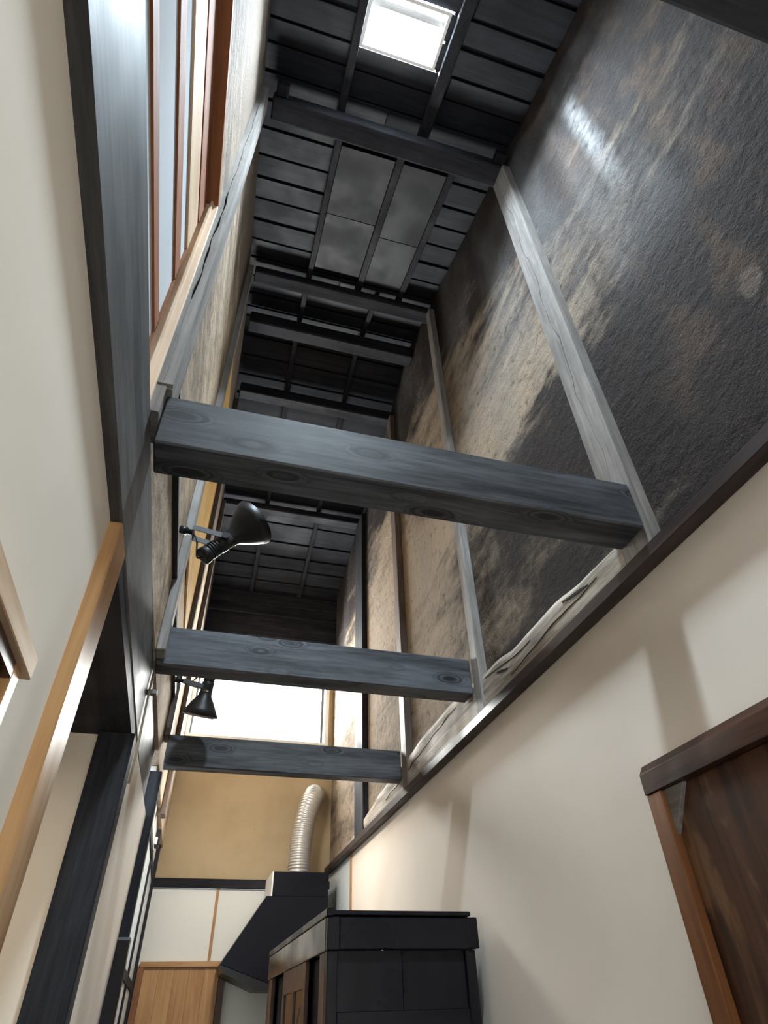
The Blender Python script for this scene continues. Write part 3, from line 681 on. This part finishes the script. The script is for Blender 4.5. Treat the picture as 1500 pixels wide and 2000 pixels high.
# tall dark storage cabinet
CX, CR, CY0, CY1 = 0.692, 1.447, 3.40, 5.45
r = root('storage_cabinet', ((CX+CR)/2, 4.4, -1.25)); tag(r, 'tall black wooden storage cabinet with glazed doors against the white wall', 'cabinet')
def C(name, m_, mat, lab=None):
    o = build(name, m_, mat, r)
    if lab: o['label'] = lab
    return o
C('top_panel', B(CX-0.004, CR-0.02, CY0-0.012, CY1, 0.421, 0.44, bev=0.003), WD('cab', 'y'))
C('cornice', MB().prism([(CX-0.006, CY0-0.014, 0.416), (CX-0.006, CY1, 0.416), (CX-0.006, CY1, 0.448), (CX-0.006, CY0-0.014, 0.448)], (0.035, 0, 0), bev=0.003), WD('cab', 'y'))
C('end_cornice', B(CX+0.06, CR-0.005, CY0-0.006, CY0+0.02, 0.285, 0.415, bev=0.004), WD('cab', 'x'))
C('corner_block', B(CX, CX+0.06, CY0-0.010, CY0+0.03, 0.283, 0.414, bev=0.004), WD('cab', 'z'))
C('corner_block', B(CR-0.045, CR+0.012, CY0-0.012, CY0+0.02, 0.288, 0.416, bev=0.004), WD('cab', 'z'))
C('header', B(CX-0.002, CX+0.03, CY0+0.032, CY1, 0.283, 0.415, bev=0.003), WD('lacquer', 'y'))
for x, y, w_ in ((CX+0.004, CY0+0.0, 0.05), (CR-0.06, CY0, 0.05), (CX+0.004, CY1-0.05, 0.05), (CR-0.06, CY1-0.05, 0.05)):
    C('corner_post', B(x, x+w_, y, y+0.05, -1.25, 0.283, bev=0.003), WD('cab', 'z'))
for k in range(3):
    w_ = (CR-0.061-CX-0.055)/2
    if k < 2:
        C('end_board', B(CX+0.055+k*w_, CX+0.055+(k+1)*w_-0.002, CY0+0.022, CY0+0.034, 0.060, 0.284, bev=0.001), WD('cab', 'z'))
        C('end_board', B(CX+0.055+k*w_, CX+0.055+(k+1)*w_-0.002, CY0+0.022, CY0+0.034, -1.25, -0.001, bev=0.001), WD('cab', 'z'))
C('end_rail', B(CX+0.055, CR-0.061, CY0+0.004, CY0+0.034, 0.0, 0.059, bev=0.003), WD('cab', 'x'))
C('back_board', B(CR-0.012, CR-0.002, CY0+0.055, CY1, -1.25, 0.42), WD('cab', 'y'))
C('rear_board', B(CX+0.02, CR-0.02, CY1-0.03, CY1-0.002, -1.25, 0.42), WD('cab', 'z'))
C('inner_board', B(CX+0.05, CX+0.058, CY0+0.055, CY1-0.055, -1.25, 0.282), M_dark)
# doors on the long face
def cdoor(y0, y1):
    d = C('door', (lambda q: [q.box(CX+0.006, CX+0.026, y0, y1, 0.17, 0.281), q.box(CX+0.006, CX+0.026, y0, y0+0.055, -1.2, 0.17), q.box(CX+0.006, CX+0.026, y1-0.055, y1, -1.2, 0.17), q.box(CX+0.006, CX+0.026, (y0+y1)/2-0.03, (y0+y1)/2+0.03, -1.2, 0.17), q.box(CX+0.006, CX+0.026, y0, y1, -1.24, -1.2)] and q)(MB()), WD('cabbrown', 'z'), 'brown door with two dark panes')
    mid = (y0+y1)/2
    for a, b in ((y0+0.055, mid-0.03), (mid+0.03, y1-0.055)):
        build('pane', B(CX+0.014, CX+0.018, a, b, -1.2, 0.17), M_mirror, d)
    pts = [(CX+0.004, y0+0.10, 0.10-0.16*i/10) for i in range(11)]
    pts = [(x-0.014*math.sin(math.pi*i/10), y, z) for i, (x, y, z) in enumerate(pts)]
    build('handle', MB().tube(pts, 0.004, 8), M_silver, d)
cdoor(3.97, 4.75)
C('door_stile', B(CX+0.004, CX+0.03, 3.455, 3.58, -1.25, 0.281, bev=0.002), WD('cabbrown', 'z'))
C('door_stile', B(CX+0.004, CX+0.03, 5.26, 5.395, -1.25, 0.281, bev=0.002), WD('cabbrown', 'z'))

# range hood and duct
HY0, HY1 = 6.76, 7.28
r = root('range_hood', (1.0, 7.0, 0.3)); tag(r, 'black range hood with slanted canopy in the rear right corner', 'range hood')
build('chimney', B(0.835, 1.378, HY0+0.005, HY1, 0.985, 1.19, bev=0.003), M_hood, r)
build('edge_strip', B(0.822, 0.8345, HY0+0.004, HY1, 0.985, 1.19), M_offwhite, r)
build('canopy', MB().prism([(0.783, HY0, 0.985), (1.378, HY0, 0.985), (1.378, HY0, 0.30), (0.87, HY0, 0.325), (0.425, HY0, 0.465)], (0, HY1-HY0, 0), bev=0.003), M_hood, r)
build('lip', MB().prism([(0.425, HY0+0.004, 0.463), (0.87, HY0+0.004, 0.323), (1.37, HY0+0.004, 0.298), (1.37, HY0+0.004, 0.262), (0.76, HY0+0.004, 0.285), (0.45, HY0+0.004, 0.405)], (0, HY1-HY0-0.008, 0)), M_black, r)
path = []; rad = []
def bez(p, t): return p[0]*(1-t)**3 + p[1]*3*t*(1-t)**2 + p[2]*3*t*t*(1-t) + p[3]*t**3
P1 = [Vector((1.118, 7.03, 1.191)), Vector((1.118, 7.03, 1.40)), Vector((1.115, 7.03, 1.50)), Vector((1.145, 7.04, 1.66))]
P2 = [Vector((1.145, 7.04, 1.66)), Vector((1.19, 7.05, 1.92)), Vector((1.27, 7.10, 2.05)), Vector((1.30, 7.34, 2.04))]
NN = 200
for i in range(NN+1):
    t = i/NN
    p = bez(P1, t*2.1) if t < 1/2.1 else bez(P2, (t-1/2.1)/(1-1/2.1))
    path.append(p); ph = (i % 5); rad.append(0.114 if ph in (1, 2) else 0.108 if ph in (0, 3) else 0.102)
tag(build('exhaust_duct', MB().tube(path, rad, 28), M_duct), 'ribbed silver exhaust duct rising from the hood into the tan wall', 'duct')

# wooden plank door leaf at the rear
r = root('plank_door', (0.1, 7.3, -1.25)); tag(r, 'light brown plank door in an orange frame below the pale rear panels', 'door')
build('top_rail', B(-0.262, 0.50, 7.29, 7.335, 0.485, 0.527, bev=0.002), WD('honey', 'x'), r)
build('stile', B(-0.278, -0.222, 7.285, 7.335, -1.25, 0.484, bev=0.002), WD('jamb', 'z'), r)
build('stile', B(0.462, 0.522, 7.285, 7.335, -1.25, 0.484, bev=0.002), WD('cabbrown', 'z'), r)
for i in range(5):
    x = -0.221 + i*0.1365; build('plank', B(x, x+0.135, 7.318+random.uniform(0, 0.004), 7.336, -1.25, 0.484, bev=0.001), WD('honey', 'z'), r)
